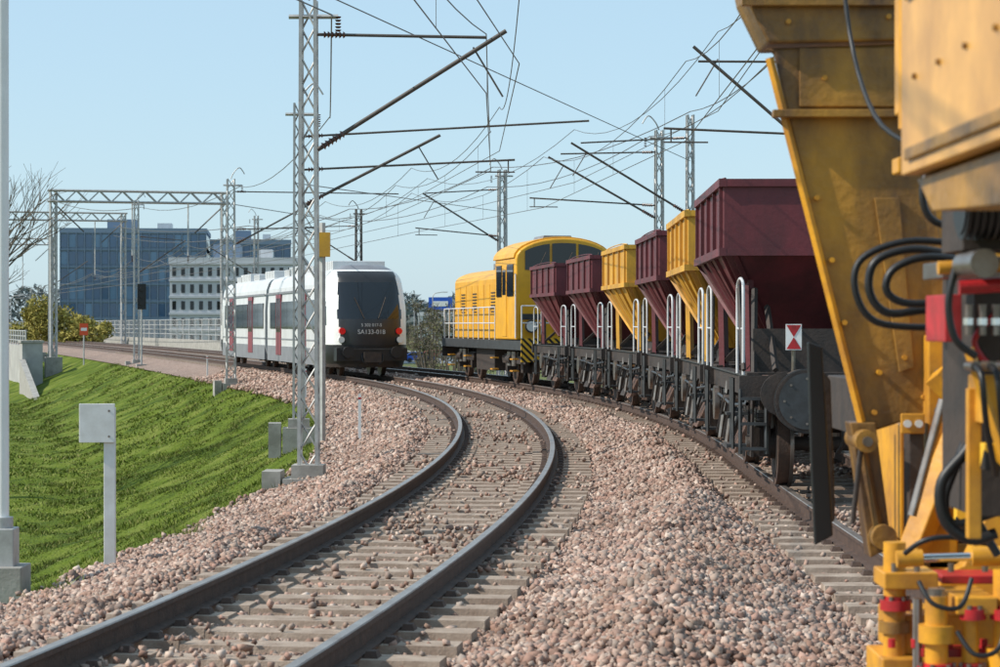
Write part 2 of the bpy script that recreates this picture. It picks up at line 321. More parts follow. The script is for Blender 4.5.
# ------------------------------------------------------------------ masts
def lattice(b,base,h,w,k='galv',w2=None,step=.42,leg=.05,br=.022):
    w2=w2 or w; base=Vector(base)
    def c(i,z):
        f=z/h; ww=(w*(1-f)+w2*f)/2; sx,sy=[(-1,-1),(1,-1),(1,1),(-1,1)][i%4]; return base+Vector((sx*ww,sy*ww,z))
    for i in range(4): b.beam(c(i,0),c(i,h),leg,k)
    n=int(h/step)
    for j in range(n):
        z0=j*h/n;z1=(j+1)*h/n
        for i in range(4):
            if (j+i)%2: b.beam(c(i,z0),c(i+1,z1),br,k)
            else: b.beam(c(i+1,z0),c(i,z1),br,k)
def insul(b,a,d,L=.35,r=.06):
    a=Vector(a);d=Vector(d).normalized(); n=6
    for i in range(n): 
        p=a+d*(L*i/n); b.cyl(p,p+d*(L/n*.5),r,'insul',8,r*.6)
def mast(s,u,h,side=1,arms=(),w=.27,name='catenary_mast',k='galv',z0=-.55,foot=True,horn=True,step=.42,leg=.05):
    b=MB(); lattice(b,(0,0,z0),h-z0,w,k,w*.8,step,leg)
    if foot:
        b.box(-.36,.36,-.36,.36,-1.1,z0+.02,'conc'); b.box(-.24,.24,-.24,.24,z0+.02,z0+.22,'conc')
        b.box(-.68,-.40,-.3,.3,-1.2,-.42,'conc')
    for (kind,za,reach,ze) in arms:
        a=Vector((side*w/2,0,za)); e=Vector((side*reach,0,ze))
        d=(e-a).normalized()
        if kind=='strut':
            b.cyl(a,e,.034,'pole',8); insul(b,a+d*.1,d,.4,.065)
            b.cyl(e+Vector((-.5*side,0,-.25)),e+Vector((-.05*side,0,-1.0)),.016,'pole',6)
        elif kind=='tie':
            b.cyl(a,e,.024,'pole',8); insul(b,a+d*.1,d,.35,.055)
        elif kind=='steady':
            b.cyl(a,e,.024,'pole',8); e2=e+Vector((-.9*side,0,-.28)); b.cyl(e+Vector((-.15*side,0,0)),e+Vector((-.15*side,0,-.28)),.016,'pole',6); b.cyl(e2,e+Vector((.0,0,-.28)),.018,'pole',6); insul(b,a+d*.1,d,.35,.06)
    if horn:
        b.tube([(0,0,h),(side*.12,0,h+.25),(side*.35,0,h+.45),(side*.55,0,h+.2)],.022,k,6); b.beam((-.3,0,h-.25),(.45,0,h-.25),.05,k)
        insul(b,(side*.45,0,h-.25),(0,0,-1),.3,.05)
    return b.obj(name,mw=frame(s,u,0))
mast(-3,-2.95,6.72,1,[('strut',4.45,3.0,6.25),('tie',6.2,2.7,6.15)],w=.27)
mast(14,-4.1,6.8,1,[('strut',4.5,3.2,6.1),('tie',6.05,6.6,6.45),('steady',5.3,4.9,5.55)],w=.24,k='galv')
mast(53.7,-3.35,7.6,1,[('strut',5.0,3.3,6.7),('tie',7.1,6.8,7.1),('steady',5.6,3.7,5.7)],w=.34)
mast(103,-2.6,9.4,1,[('strut',5.0,3.0,7),('tie',7.2,2.8,7.0)],w=.3,step=.7,leg=.07)
mast(83,TS+3.2,8.0,-1,[('strut',5.2,3.2,7.1),('tie',7.1,3.0,7.0)],w=.34,step=.7,leg=.07,k='pole')
mast(53,TS+3.5,8.1,-1,[('strut',5.2,3.3,7.1),('tie',7.3,3.2,7.1),('steady',5.4,3.6,5.7)],w=.32,k='galv',step=.6,leg=.08)
mast(33.2,TS+4.0,8.0,-1,[('strut',5.2,3.6,7.1),('tie',7.3,3.2,7.2),('steady',5.6,4.2,5.8)],w=.26,step=.5)
mast(30.2,TS+4.2,8.2,-1,[('strut',5.2,3.7,7.3),('tie',7.5,3.4,7.3)],w=.22,horn=False,step=.5)
mast(8,TS+3.2,8.6,-1,[('strut',4.7,3.3,7.4),('tie',7.1,3.2,7.1),('steady',5.6,3.9,5.75)],w=.3)
def gantry(s,u0,u1,h,k='galv'):
    b=MB()
    for u in(u0,u1): lattice(b,(u,0,-.6),h+.6,.42,k,.42,1.0,.11,.05); b.box(u-.6,u+.6,-.6,.6,-3.6,-.55,'conc')
    for dy in(-.3,.3):
        for dz in(0,-.8): b.beam((u0-.4,dy,h+dz),(u1+.4,dy,h+dz),.11,k)
        n=int((u1-u0)/.8)
        for i in range(n):
            a=u0+(u1-u0)*i/n;c=u0+(u1-u0)*(i+1)/n
            b.beam((a,dy,h-.8 if i%2 else h),(c,dy,h if i%2 else h-.8),.06,k)
    for uu in(0,TS):
        b.beam((uu,0,h-.8),(uu,0,6.9),.08,k); insul(b,(uu,0,6.9),(0,0,-1),.5,.09)
    for uu in(u0,u1): b.beam((uu,0,h-.9),(uu+(2.2 if uu==u0 else -2.2),0,h-3.0),.07,'pole')
    b.obj('catenary_gantry',mw=frame(s,0,0))
gantry(131,-5.7,6.8,11.6); gantry(198,-7.5,7,13.3); gantry(275,-8,8,13.5)
mast(150,-4.5,10.5,1,[('strut',5.,3.0,7)],w=.3,step=.7,leg=.08); mast(118,TS+3,9.3,-1,[('strut',5.2,3.2,7.1)],w=.3,step=.7,leg=.08)

b=MB()
def wireline(sup,uf,zc,zm,stag=.25,r=.009,sag=.6,drop=2):
    for i in range(len(sup)-1):
        a,c=sup[i],sup[i+1]; st=stag if i%2 else -stag
        pa=PV(a,uf+st,zc);pc=PV(c,uf-st,zc); k=1+max(0,(a-20))/90
        b.cyl(pa,pc,r*k,'wire',5,caps=False); prev=None; N=10
        for j in range(N+1):
            t=j/N; p=pa.lerp(pc,t); p.z=zm-sag*4*t*(1-t)
            if prev: b.cyl(prev,p,r*k,'wire',5,caps=False)
            if drop and 0<j<N and j%drop==1: b.cyl(p,Vector((p.x,p.y,zc)),r*k*.45,'wire',4,caps=False)
            prev=p
wireline([-55,-28,-3,14,34,53.7,78,103,131,165,198,235,275,340],0,5.3,6.2,sag=.5,drop=3)
wireline([-55,-28,-3,14,34,53.7,78,103,131,165],.35,5.75,6.75,.1,sag=.6,drop=0)
wireline([-50,-20,8,33.2,53,83,118,150,198,275,340],TS,5.5,7.1,sag=.8,drop=3)
wireline([-50,-20,8,30.2,53,83,118,150],TS+.5,6.1,7.7,.1,sag=.8,drop=0)
def feeder(sup,u,z,r=.012,sag=.5):
    for i in range(len(sup)-1):
        a=PV(sup[i],u[i],z[i]);c=PV(sup[i+1],u[i+1],z[i+1]); prev=a;N=8;k=1+max(0,sup[i]-20)/90
        for j in range(1,N+1):
            t=j/N;p=a.lerp(c,t);p.z-=sag*4*t*(1-t); b.cyl(prev,p,r*k,'wire',5,caps=False);prev=p
feeder([-40,-3,14,53.7,103,131],[-3,-2.6,-3.4,-3,-2.3,-6],[6.7,6.5,6.5,7.3,9,11])
feeder([-40,8,30.2,53,83,118,198],[6,6.8,8.3,7.2,6.8,6.6,6],[8.5,8.5,8.3,8.2,8,8.6,12],.014)
feeder([-40,8,33.2,53,83,118,198],[5,6,7.8,7,6.5,6,6],[7.7,7.6,7.8,7.4,7.4,7.8,11],.012)
b.cyl(PV(-3,-2.9,6.9),PV(30.2,TS+4.2,6.8),.011,'wire',5); b.cyl(PV(14,-4.2,5.0),PV(53,TS+3.5,6.4),.012,'wire',5); b.cyl(PV(53.7,-3.3,6.6),PV(83,TS+3.2,7.2),.018,'wire',5)
b.obj('overhead_wires')

# ------------------------------------------------------------------ hopper wagons
def wheelset(b,y,r=.46,k='dark',guard=True):
    for sx in(-1,1):
        b.cyl((sx*.70,y,r),(sx*.83,y,r),r,'rust',28); b.cyl((sx*.66,y,r),(sx*.70,y,r),r+.03,'steel',28); b.cyl((sx*.83,y,r),(sx*.9,y,r),.17,k,12)
        b.cyl((sx*.831,y,r),(sx*.835,y,r),r*.80,k,24)
        b.box(sx*1.0-.11,sx*1.0+.11,y-.15,y+.15,r-.14,r+.2,k)
        for i in range(5): b.box(sx*1.0-.06,sx*1.0+.06,y-.55+.1*i,y+.55-.1*i,r+.36-.045*i,r+.396-.045*i,'darkgrey')
        if guard:
            for q in(-1,1):
                b.prism([(y+q*.17,1.0),(y+q*.40,1.0),(y+q*.24,r-.08),(y+q*.17,r-.08)],'x',sx*1.1-.012,sx*1.1+.012,k)
                b.cyl((sx*1.03,y+q*.52,r+.38),(sx*1.03,y+q*.52,1.0),.03,k,6)
            b.box(sx*1.1-.015,sx*1.1+.015,y-.24,y+.24,r-.14,r-.08,k)
            b.cyl((sx*1.11,y,r),(sx*1.15,y,r),.09,'steel',12)
    b.cyl((-.7,y,r),(.7,y,r),.08,k,10)
def wagon(s,col,last=False):
    root=empty('hopper_wagon',frame(s,TR,0,2.6)); LH=3.0
    def fin(b,n,bv=0): return b.obj(n,parent=root,bevel=bv)
    b=MB(); yt=2.25; xt=1.42
    b.frus((-xt,xt,-yt,yt),2.60,(-xt,xt,-yt,yt),3.40,col)
    b.frus((-.78,.78,-1.15,1.15),1.45,(-xt,xt,-yt,yt),2.60,col)
    b.box(-.75,.75,-1.1,1.1,1.25,1.45,'dark')
    fin(b,'hopper',.015)
    b=MB()
    for z in(3.33,2.56):
        for sx in(-1,1): b.box(sx*xt-.05 if sx<0 else xt-.03,sx*xt+.03 if sx<0 else xt+.05,-yt-.05,yt+.05,z,z+.09,col)
        for sy in(-1,1): b.box(-xt-.047,xt+.047,sy*yt-.048,sy*yt+.048,z+.003,z+.087,col)
    for i in range(5):
        y=-yt+.12+i*(2*yt-.24)/4
        for sx in(-1,1):
            b.box(sx*xt-.04,sx*xt+.04,y-.025,y+.025,2.65,3.33,col)
            f=1.15/yt; b.beam((sx*(xt+.0),y,2.58),(sx*.80,y*f,1.48),.055,col)
    for i in range(3):
        x=-xt+.12+i*(2*xt-.24)/2
        for sy in(-1,1):
            if i==1: b.box(x-.025,x+.025,sy*yt-.04,sy*yt+.04,2.65,3.33,col)
            b.beam((x,sy*(yt+.0),2.58),(x*.55,sy*1.19,1.48),.055,col)
    b.tube([(-xt+.03,-yt+.1,3.43),(-xt+.03,-1,3.47),(-xt+.03,1,3.47),(-xt+.03,yt-.1,3.43)],.012,col,5,3)
    fin(b,'ribs_and_rim')
    b=MB()
    for sx in(-1,1): b.box(sx*1.12-.05,sx*1.12+.05,-LH+.16,LH-.16,1.0,1.22,'dark'); b.box(sx*1.12-.08,sx*1.12+.08,-LH+.17,LH-.17,1.22,1.24,'darkgrey')
    b.box(-1.3,1.3,-LH,-LH+.16,1.0,1.24,'dark'); b.box(-1.3,1.3,LH-.16,LH,1.0,1.24,'dark')
    b.box(-1.2,1.2,-LH+.2,-1.9,1.245,1.27,'dark'); b.box(-1.2,1.2,1.9,LH-.2,1.245,1.27,'dark')
    b.box(-.2,.2,-LH+.2,LH-.2,.98,1.2,'dark')
    b.tube([(-1.2,-LH+.2,.93),(-1.22,-1,.86),(-1.22,.4,.9),(-1.2,LH-.3,.93)],.022,'darkgrey',6,4)
    for sx in(-1,1):
        for sy in(-1,1):
            b.beam((sx*1.1,sy*1.95,1.25),(sx*1.12,sy*1.95,2.30),.09,col); b.beam((sx*1.1,sy*2.0,1.3),(sx*.78,sy*1.1,1.7),.06,'dark'); b.beam((sx*1.1,sy*2.5,1.25),(sx*1.05,sy*2.0,2.2),.05,'dark')
            y=sy*LH; b.cyl((sx*.875,y,1.05),(sx*.875,y+sy*.22,1.05),.12,'dark',12); b.cyl((sx*.875,y+sy*.2,1.05),(sx*.875,y+sy*.32,1.05),.07,'steel',10); b.cyl((sx*.875,y+sy*.31,1.05),(sx*.875,y+sy*.345,1.05),.23,'dark',20)
    for sy in(-1,1): 
        b.beam((0,sy*LH,1.02),(0,sy*(LH+.3),.95),.07,'steel'); b.tube([(.35,sy*LH,.95),(.38,sy*(LH+.2),.7),(.3,sy*(LH+.28),.5),(.15,sy*(LH+.1),.55)],.025,'black')
    wheelset(b,-2.05); wheelset(b,2.05)
    b.cyl((-.95,-1.2,.85),(-.95,-.75,.85),.14,'darkgrey',14); b.box(-1.15,-.9,1.0,1.5,.65,.98,'darkgrey'); b.cyl((-1.2,1.55,.8),(-1.26,1.55,.8),.22,'steel',16)
    b.tube([(-1.1,-1.3,1.0),(-1.2,-1.2,.6),(-1.2,-.8,.5),(-1.1,-.6,.9)],.02,'black',6,4)
    fin(b,'underframe_and_wheels')
    b=MB()
    for sx in(-1,1):
        for sy in(-.55,.55):
            b.add([(sx*.35,sy-.35,1.42),(sx*.35,sy+.35,1.42),(sx*.75,sy+.35,1.3),(sx*.75,sy-.35,1.3),(sx*.85,sy-.36,.42),(sx*.85,sy+.36,.42),(sx*1.20,sy+.36,.28),(sx*1.20,sy-.36,.28)],[(0,1,2,3),(0,1,5,4),(1,2,6,5),(2,3,7,6),(3,0,4,7)],'rusto' if sy<0 else 'dark')
            b.beam((sx*1.15,sy,1.1),(sx*1.25,sy,.4),.04,'steel'); b.beam((sx*1.22,sy-.38,.95),(sx*1.26,sy+.38,.45),.03,'darkgrey')
    b.cyl((-1.25,0,.9),(1.25,0,.9),.045,'steel',8)
    b.cyl((-.5,1.45,.75),(.5,1.45,.75),.2,'dark',14)
    fin(b,'discharge_chutes')
    b=MB()
    for sy in(-1,1):
        for sx in(-1,1):
            y0=sy*(LH-.1);y1=sy*(LH-.9)
            b.tube([(sx*1.25,y0,1.25),(sx*1.25,y0,2.1),(sx*1.25,(y0*.8+y1*.2),2.28),(sx*1.25,(y0*.2+y1*.8),2.28),(sx*1.25,y1,2.1),(sx*1.25,y1,1.25)],.018,'whitegrey',6,4)
            b.cyl((sx*1.25,y0,1.75),(sx*1.25,y1,1.75),.013,'whitegrey',6)
            for zz in(.42,.78): b.box(sx*1.25-.12,sx*1.25+.12,min(y1,y1+.27),max(y1,y1+.27),zz,zz+.03,'darkgrey')
            for q in(0,.27): b.beam((sx*1.3,y1+q,1.2),(sx*1.3,y1+q,.4),.03,'darkgrey')
    fin(b,'handrails_and_ladders')
    if last:
        b=MB(); y=-LH
        b.cyl((-.62,y-.42,.98),(-.62,y-.003,.98),.335,'dark',36); b.cyl((-.62,y-.44,.98),(-.62,y-.42,.98),.30,'darkgrey',36,.26); b.cyl((-.62,y-.40,.98),(-.62,y-.37,.98),.345,'darkgrey',36)
        for q in range(8): 
            a=q*math.pi/4; b.cyl((-.62+.24*math.cos(a),y-.45,.98+.24*math.sin(a)),(-.62+.24*math.cos(a),y-.43,.98+.24*math.sin(a)),.015,'steel',6)
        fin(b,'air_reservoir',.012)
        b=MB(); x=-.72;z=1.52
        b.box(x-.085,x+.085,y-.05,y-.03,z,z+.28,'white')
        for (p,q) in(((x-.08,z+.27),(x+.08,z+.27)),((x-.08,z+.01),(x+.08,z+.01))):
            b.add([(p[0],y-.054,p[1]),(q[0],y-.054,q[1]),(x,y-.054,z+.14)],[(0,1,2)],'redbright')
        b.beam((x,y+.02,1.2),(x,y-.02,1.56),.03,'steel')
        fin(b,'tail_marker_board')
        b=MB()
        for i in range(3): b.box(-1.30,-1.02,y-.12,y+.0,.98-.27*i,1.01-.27*i,'darkgrey')
        for x in(-1.3,-1.02): b.beam((x,y-.1,1.1),(x,y-.1,.4),.03,'darkgrey')
        for x in(-.25,.1,.3): b.tube([(x,y,1.0),(x+.02,y-.18,.8),(x+.05,y-.2,.55),(x+.0,y-.08,.42)],.025,'black',8,4)
        b.beam((-1.25,y+.05,1.3),(-1.25,-2.3,2.2),.04,'dark'); b.beam((.2,y+.05,1.3),(.2,-1.6,1.95),.05,'dark'); b.beam((-.9,y+.1,1.3),(-.9,-1.9,2.0),.05,'dark'); b.box(-1.1,.2,y+.6,y+.64,1.27,1.75,'dark')
        fin(b,'end_steps_and_hoses')
WL=6.68; sn=-12.9
for i,c in enumerate(['red','hopyel','red','hopyel','red','red']): wagon(sn+WL*(i+.5),c,i==0)

# ------------------------------------------------------------------ locomotive
def loco(s):
    root=empty('diesel_locomotive',frame(s,TS,0,5)); fin=lambda b,n,bv=0,sg=2:b.obj(n,parent=root,bevel=bv,seg=sg)
    def arch(w,z0,z1,rise,n=10): 
        return [(-w,z0),(-w,z1)]+[(-w*math.cos(math.pi*i/n),z1+rise*math.sin(math.pi*i/n)) for i in range(1,n)]+[(w,z1),(w,z0)]
    b=MB(); b.prism(arch(1.45,1.35,3.75,.62,14),'y',-6.3,-3.0,'locoyel'); fin(b,'cab',.05,3)
    b=MB(); b.prism(arch(1.49,3.78,3.80,.62,16),'y',-6.1,-2.85,'locoyel'); b.prism([(-.5,4.30),(.5,4.30),(.42,4.48),(-.42,4.48)],'y',-5.4,-4.0,'grey'); fin(b,'cab_roof',.015)
    b=MB(); b.prism(arch(1.12,1.35,3.25,.42,12),'y',-3.0,6.3,'locoyel')
    b.box(-.5,.5,-1,.2,3.58,3.8,'grey'); b.cyl((0,2,3.6),(0,2,3.82),.55,'grey',20); b.cyl((.3,4,3.45),(.3,4,3.95),.1,'dark',12); fin(b,'engine_hood',.04,3)
    b=MB()
    for y in(-2.6,-1.5,-.4,.7,1.8,2.9,4.0,5.1):
        for sx in(-1,1):
            b.box(sx*1.12-.012,sx*1.12+.012,y,y+1.0,1.6,3.1,'locoyel')
            if y in(-1.5,1.8,4.0):
                for i in range(7): b.box(sx*1.14-.01,sx*1.14+.01,y+.15,y+.85,2.2+.1*i,2.24+.1*i,'dark')
            b.cyl((sx*1.12,y+.92,2.3),(sx*1.16,y+.92,2.3),.03,'steel',6)
    fin(b,'hood_doors')
    b=MB(); y=-6.31
    def top(x): return 3.72+.50*math.sqrt(max(0,1-(x/1.38)**2))
    for x0,x1 in((-1.18,-.44),(-.36,.36),(.44,1.18)):
        xs=[x1+(x0-x1)*i/5 for i in range(6)]
        b.prism([(x0,3.42),(x1,3.42)]+[(x,top(x)) for x in xs],'y',y-.02,y+.02,'glass')
    for sx in(-1,1):
        b.box(sx*1.455-.02,sx*1.455+.02,-5.95,-5.0,2.65,3.6,'glass'); b.box(sx*1.455-.02,sx*1.455+.02,-4.1,-3.3,2.65,3.6,'glass')
        b.box(sx*1.457-.012,sx*1.457+.012,-4.9,-4.2,1.45,3.55,'locoyel'); b.box(sx*1.475-.004,sx*1.475+.004,-4.8,-4.3,2.7,3.45,'glass')
        b.box(sx*.85-.25,sx*.85+.25,-2.99,-2.96,3.45,3.8,'glass')
    fin(b,'windows')
    b=MB()
    for x,z in((0.05,3.12),(-1.0,1.75),(1.0,1.75)):
        b.cyl((x,y-.1,z),(x,y,z),.19,'darkgrey',20); b.cyl((x,y-.115,z),(x,y-.1,z),.15,'lampwhite',20)
    b.box(-1.3,1.3,y-.03,y,1.95,2.12,'darkgrey'); b.box(-.30,.30,y-.02,y,1.5,2.85,'locoyel')
    for x in(-.7,.7): b.cyl((x,y-.06,1.5),(x,y-.06,2.3),.02,'whitegrey',6)
    for x in(-1.47,1.47): b.beam((x,-6.3,1.4),(x,-6.3,3.3),.03,'whitegrey')
    for x in(-.8,0,.8): b.beam((x,y-.04,3.45),(x+.25,y-.04,3.95),.015,'dark')
    fin(b,'headlamps_and_trim')
    b=MB(); b.box(-1.45,1.45,-7,7,1.05,1.33,'darkgrey'); b.box(-1.45,1.45,-7.05,-7.0,.7,1.4,'hazard'); b.box(-1.45,1.45,7.0,7.05,.7,1.4,'dark'); b.box(-1.2,1.2,-1.6,1.6,.35,1.04,'dark')
    for sx in(-1,1):
        for sy in(-1,1):
            yy=sy*7.05; b.cyl((sx*.875,yy,1.05),(sx*.875,yy+sy*.5,1.05),.12,'dark',12); b.cyl((sx*.875,yy+sy*.5,1.05),(sx*.875,yy+sy*.55,1.05),.24,'dark',20)
        for yy in(-5.6,-2.4,2.4,5.6):
            for zz in(.4,.75): b.box(sx*1.36-.1,sx*1.36+.1,yy-.2,yy+.2,zz,zz+.04,'yellow')
    fin(b,'frame')
    b=MB()
    for c in(-4.3,4.3):
        for dy in(-1.2,1.2): wheelset(b,c+dy,.5,guard=False)
        for sx in(-1,1): b.box(sx*1.08-.05,sx*1.08+.05,c-1.8,c+1.8,.62,.85,'dark'); b.cyl((sx*1.2,c-.2,.75),(sx*1.2,c+.4,.75),.13,'dark',12)
        for sx in(-1,1):
            for q in(-.35,.35): b.cyl((sx*1.15,c+q,.55),(sx*1.15,c+q,.98),.11,'steel',12)
    fin(b,'bogies')
    b=MB()
    for sx in(-1,1):
        x=sx*1.4
        for q in np.arange(-2.7,6.95,.95): b.cyl((x,q,1.33),(x,q,2.35),.02,'whitegrey',6)
        for z in(1.85,2.35): b.cyl((x,-2.7,z),(x,6.85,z),.02,'whitegrey',6)
    for z in(1.85,2.35): b.cyl((-1.4,6.9,z),(1.4,6.9,z),.02,'whitegrey',6); b.cyl((-1.4,-6.9,z),(1.4,-6.9,z),.022,'whitegrey',6)
    for x in np.linspace(-1.4,1.4,5): b.cyl((x,6.9,1.33),(x,6.9,2.35),.02,'whitegrey',6); b.cyl((x,-6.9,1.33),(x,-6.9,2.35),.022,'whitegrey',6)
    fin(b,'handrails')
loco(27.8+7.3)

# ------------------------------------------------------------------ railcar
def railcar():
    L=16.2; SS=41.0
    root=empty('passenger_railcar',frame(SS+L,0,0,15)); inv=root.matrix_world.inverted()
    def side_profile(w,z0,z1,rise,tuck=.12):
        pts=[(-w+.15,z0),(-w,z0+.5),(-w,2.4),(-w+tuck*.5,z1-.3),(-w+tuck+.05,z1)]
        n=8; ww=w-tuck-.05
        for i in range(1,n): pts.append((-ww*math.cos(math.pi*i/n),z1+rise*math.sin(math.pi*i/n)))
        return pts+[(-p[0],p[1]) for p in reversed(pts[:5])]
    def car(s,nose,name):
        mw=inv@frame(s,0,0,8)
        def fin(b,n,bv=0,**kw):
            o=b.obj(n,bevel=bv,**kw); o.parent=root; o.matrix_local=mw; return o
        y0=-L/2+(1.8 if nose==-1 else .35); y1=L/2-(1.8 if nose==1 else .35)
        b=MB(); b.prism(side_profile(1.44,.42,3.55,.30),'y',y0,y1,'whitegrey'); fin(b,name+'_body',.02)
        b=MB()
        for sx in(-1,1):
            b.box(sx*1.40-.05,sx*1.40+.05,y0+.02,y1-.02,.35,.95,'grey')
            ys=np.arange(y0+.5,y1-1.5,1.6)
            for i,y in enumerate(ys):
                if i in(2,6):
                    b.box(sx*1.45-.02,sx*1.45+.02,y-.05,y+1.3,.6,3.0,'winered'); b.box(sx*1.455-.02,sx*1.455+.02,y+.08,y+.56,1.5,2.85,'glass'); b.box(sx*1.455-.02,sx*1.455+.02,y+.68,y+1.18,1.5,2.85,'glass')
                else: b.box(sx*1.447-.02,sx*1.447+.02,y-.13,y+1.43,1.65,2.7,'glass')
            b.box(sx*1.446-.006,sx*1.446+.006,y0,y1,3.02,3.1,'grey'); b.box(sx*1.446-.006,sx*1.446+.006,y0,y1,1.2,1.26,'grey')
        fin(b,name+'_windows_and_doors')
        b=MB()
        for yy,l,h in((y0+2.0,2.6,.26),(y0+6,1.6,.2),(y0+9.6,3.2,.28),(y1-2.4,1.8,.2)):
            b.box(-.95,.95,yy-l/2,yy+l/2,3.72,3.82+h,'whitegrey'); 
            for q in range(5): b.box(-.96,.96,yy-l/2+.2+q*l/6,yy-l/2+.26+q*l/6,3.76,3.825+h,'grey')
        for yy in(y0+7.7,y0+8.2): b.cyl((.4,yy,3.8),(.4,yy,4.15),.09,'dark',10)
        fin(b,name+'_roof_equipment',.03)
        b=MB(); b.box(-1.1,1.1,y0+.5,y1-.5,.32,.6,'dark')
        for c in(-5.0,5.0):
            for dy in(-1.1,1.1): wheelset(b,c+dy,.4,guard=False)
            for sx in(-1,1): b.box(sx*1.05-.06,sx*1.05+.06,c-1.6,c+1.6,.3,.6,'dark')
        fin(b,name+'_running_gear')
        if nose: 
            sg=nose; N=64
            z0,z1=.32,3.90
            b=MB()
            def hw(z):
                w=1.46
                if z<.9: w-=.14*((.9-z)/.6)**2
                if z>2.2: w-=.16*((z-2.2)/1.3)**1.6
                if z>3.35: w*=math.sqrt(max(.02,1-((z-3.35)/.56)**2*.72))
                return w
            def yf(z):
                if z<1.5: return 1.8-.12*((1.5-z)/1.2)**2
                t=(z-1.5)/2.40; return 1.8-1.0*t**1.9-.35*max(0,(t-.8)/.2)**2
            grid=[]
            for i in range(N+1):
                z=z0+(z1-z0)*i/N; row=[]
                for j in range(N+1):
                    a=-1+2*j/N; th=a*math.pi/2
                    sn_=math.copysign(abs(math.sin(th))**.72,th); cs=abs(math.cos(th))**.62
                    row.append((hw(z)*sn_, (y0-yf(z)*cs) if sg<0 else (y1+yf(z)*cs), z))
                grid.append(row)
            for i in range(N):
                z=z0+(z1-z0)*(i+.5)/N
                for j in range(N):
                    q=[grid[i][j],grid[i][j+1],grid[i+1][j+1],grid[i+1][j]]
                    xc=abs(sum(p[0] for p in q)/4)/1.46; yc=abs(sum(p[1] for p in q)/4-(y0 if sg<0 else y1))
                    k='white'
                    if z<1.12: k='black' if z>.45 else 'dark'
                    elif 2.0<z<3.30 and xc<(.78-.05*(z-2.0)) and yc>.5: k='glass'
                    elif 3.30<=z<3.70 and xc<.70: k='mask'
                    elif 1.12<=z<=2.0 and xc<.70+.06*(z-1.12): k='mask'
                    elif z>1.8 and z<3.0 and xc>.965 and .25<yc<.95: k='glass'
                    elif z>3.74: k='grey'
                    b.add(q,[(0,1,2,3)],k,True)
            top=[grid[N][j] for j in range(N+1)]; b.add(top,[tuple(range(N+1))],'grey')
            o=fin(b,name+'_nose')
            bm=bmesh.new(); bm.from_mesh(o.data); bmesh.ops.remove_doubles(bm,verts=bm.verts,dist=.0005); bmesh.ops.recalc_face_normals(bm,faces=bm.faces); bm.to_mesh(o.data); bm.free()
            b=MB(); yy=(y0-1.8) if sg<0 else (y1+1.8); d=-1 if sg<0 else 1
            def yb(a,c,*r): b.box(r[0],r[1],min(yy+a*d,yy+c*d),max(yy+a*d,yy+c*d),r[2],r[3],r[4])
            yb(-.5,.12,-1.24,1.24,.55,1.0,'black'); yb(0,.3,-.3,.3,.5,.85,'dark'); yb(.12,.16,-1.1,1.1,.93,.97,'darkgrey')
            for sx in(-1,1):
                b.cyl((sx*.85,yy,.85),(sx*.85,yy+d*.3,.85),.2,'black',16)
                b.cyl((sx*1.0,yy-d*.3,1.58),(sx*1.0,yy-d*.12,1.58),.115,'lampred',14); b.cyl((sx*1.03,yy-d*.3,1.28),(sx*1.03,yy-d*.1,1.28),.11,'lampwhite',14)
                b.cyl((sx*.25,yy+d*.0,2.02),(sx*.55,yy-d*.26,2.75),.018,'dark',6)
                b.tube([(sx*.35,yy+d*.1,.8),(sx*.35,yy+d*.25,.55),(sx*.2,yy+d*.25,.42)],.025,'black')
            fin(b,name+'_front_equipment')
            if sg<0:
                for txt,zz,sz in(('5 302 017-5',1.74,.15),('SA133-018',1.48,.22)):
                    cu=bpy.data.curves.new('number','FONT'); cu.body=txt; cu.size=sz; cu.align_x='CENTER'; cu.extrude=.004
                    to=bpy.data.objects.new('number_lettering',cu); scene.collection.objects.link(to); cu.materials.append(M['whitegrey']); to.parent=root
                    to.matrix_local=mw@Matrix.Translation((0,yy-.012,zz))@Matrix.Rotation(math.pi/2,4,'X')
    car(SS+L/2,-1,'rear_car'); car(SS+L*1.5+.1,1,'front_car')
    b=MB(); mw=inv@frame(SS+L,0,0,2); b.box(-1.25,1.25,-.45,.55,.6,3.5,'black'); o=b.obj('gangway'); o.parent=root; o.matrix_local=mw
railcar()

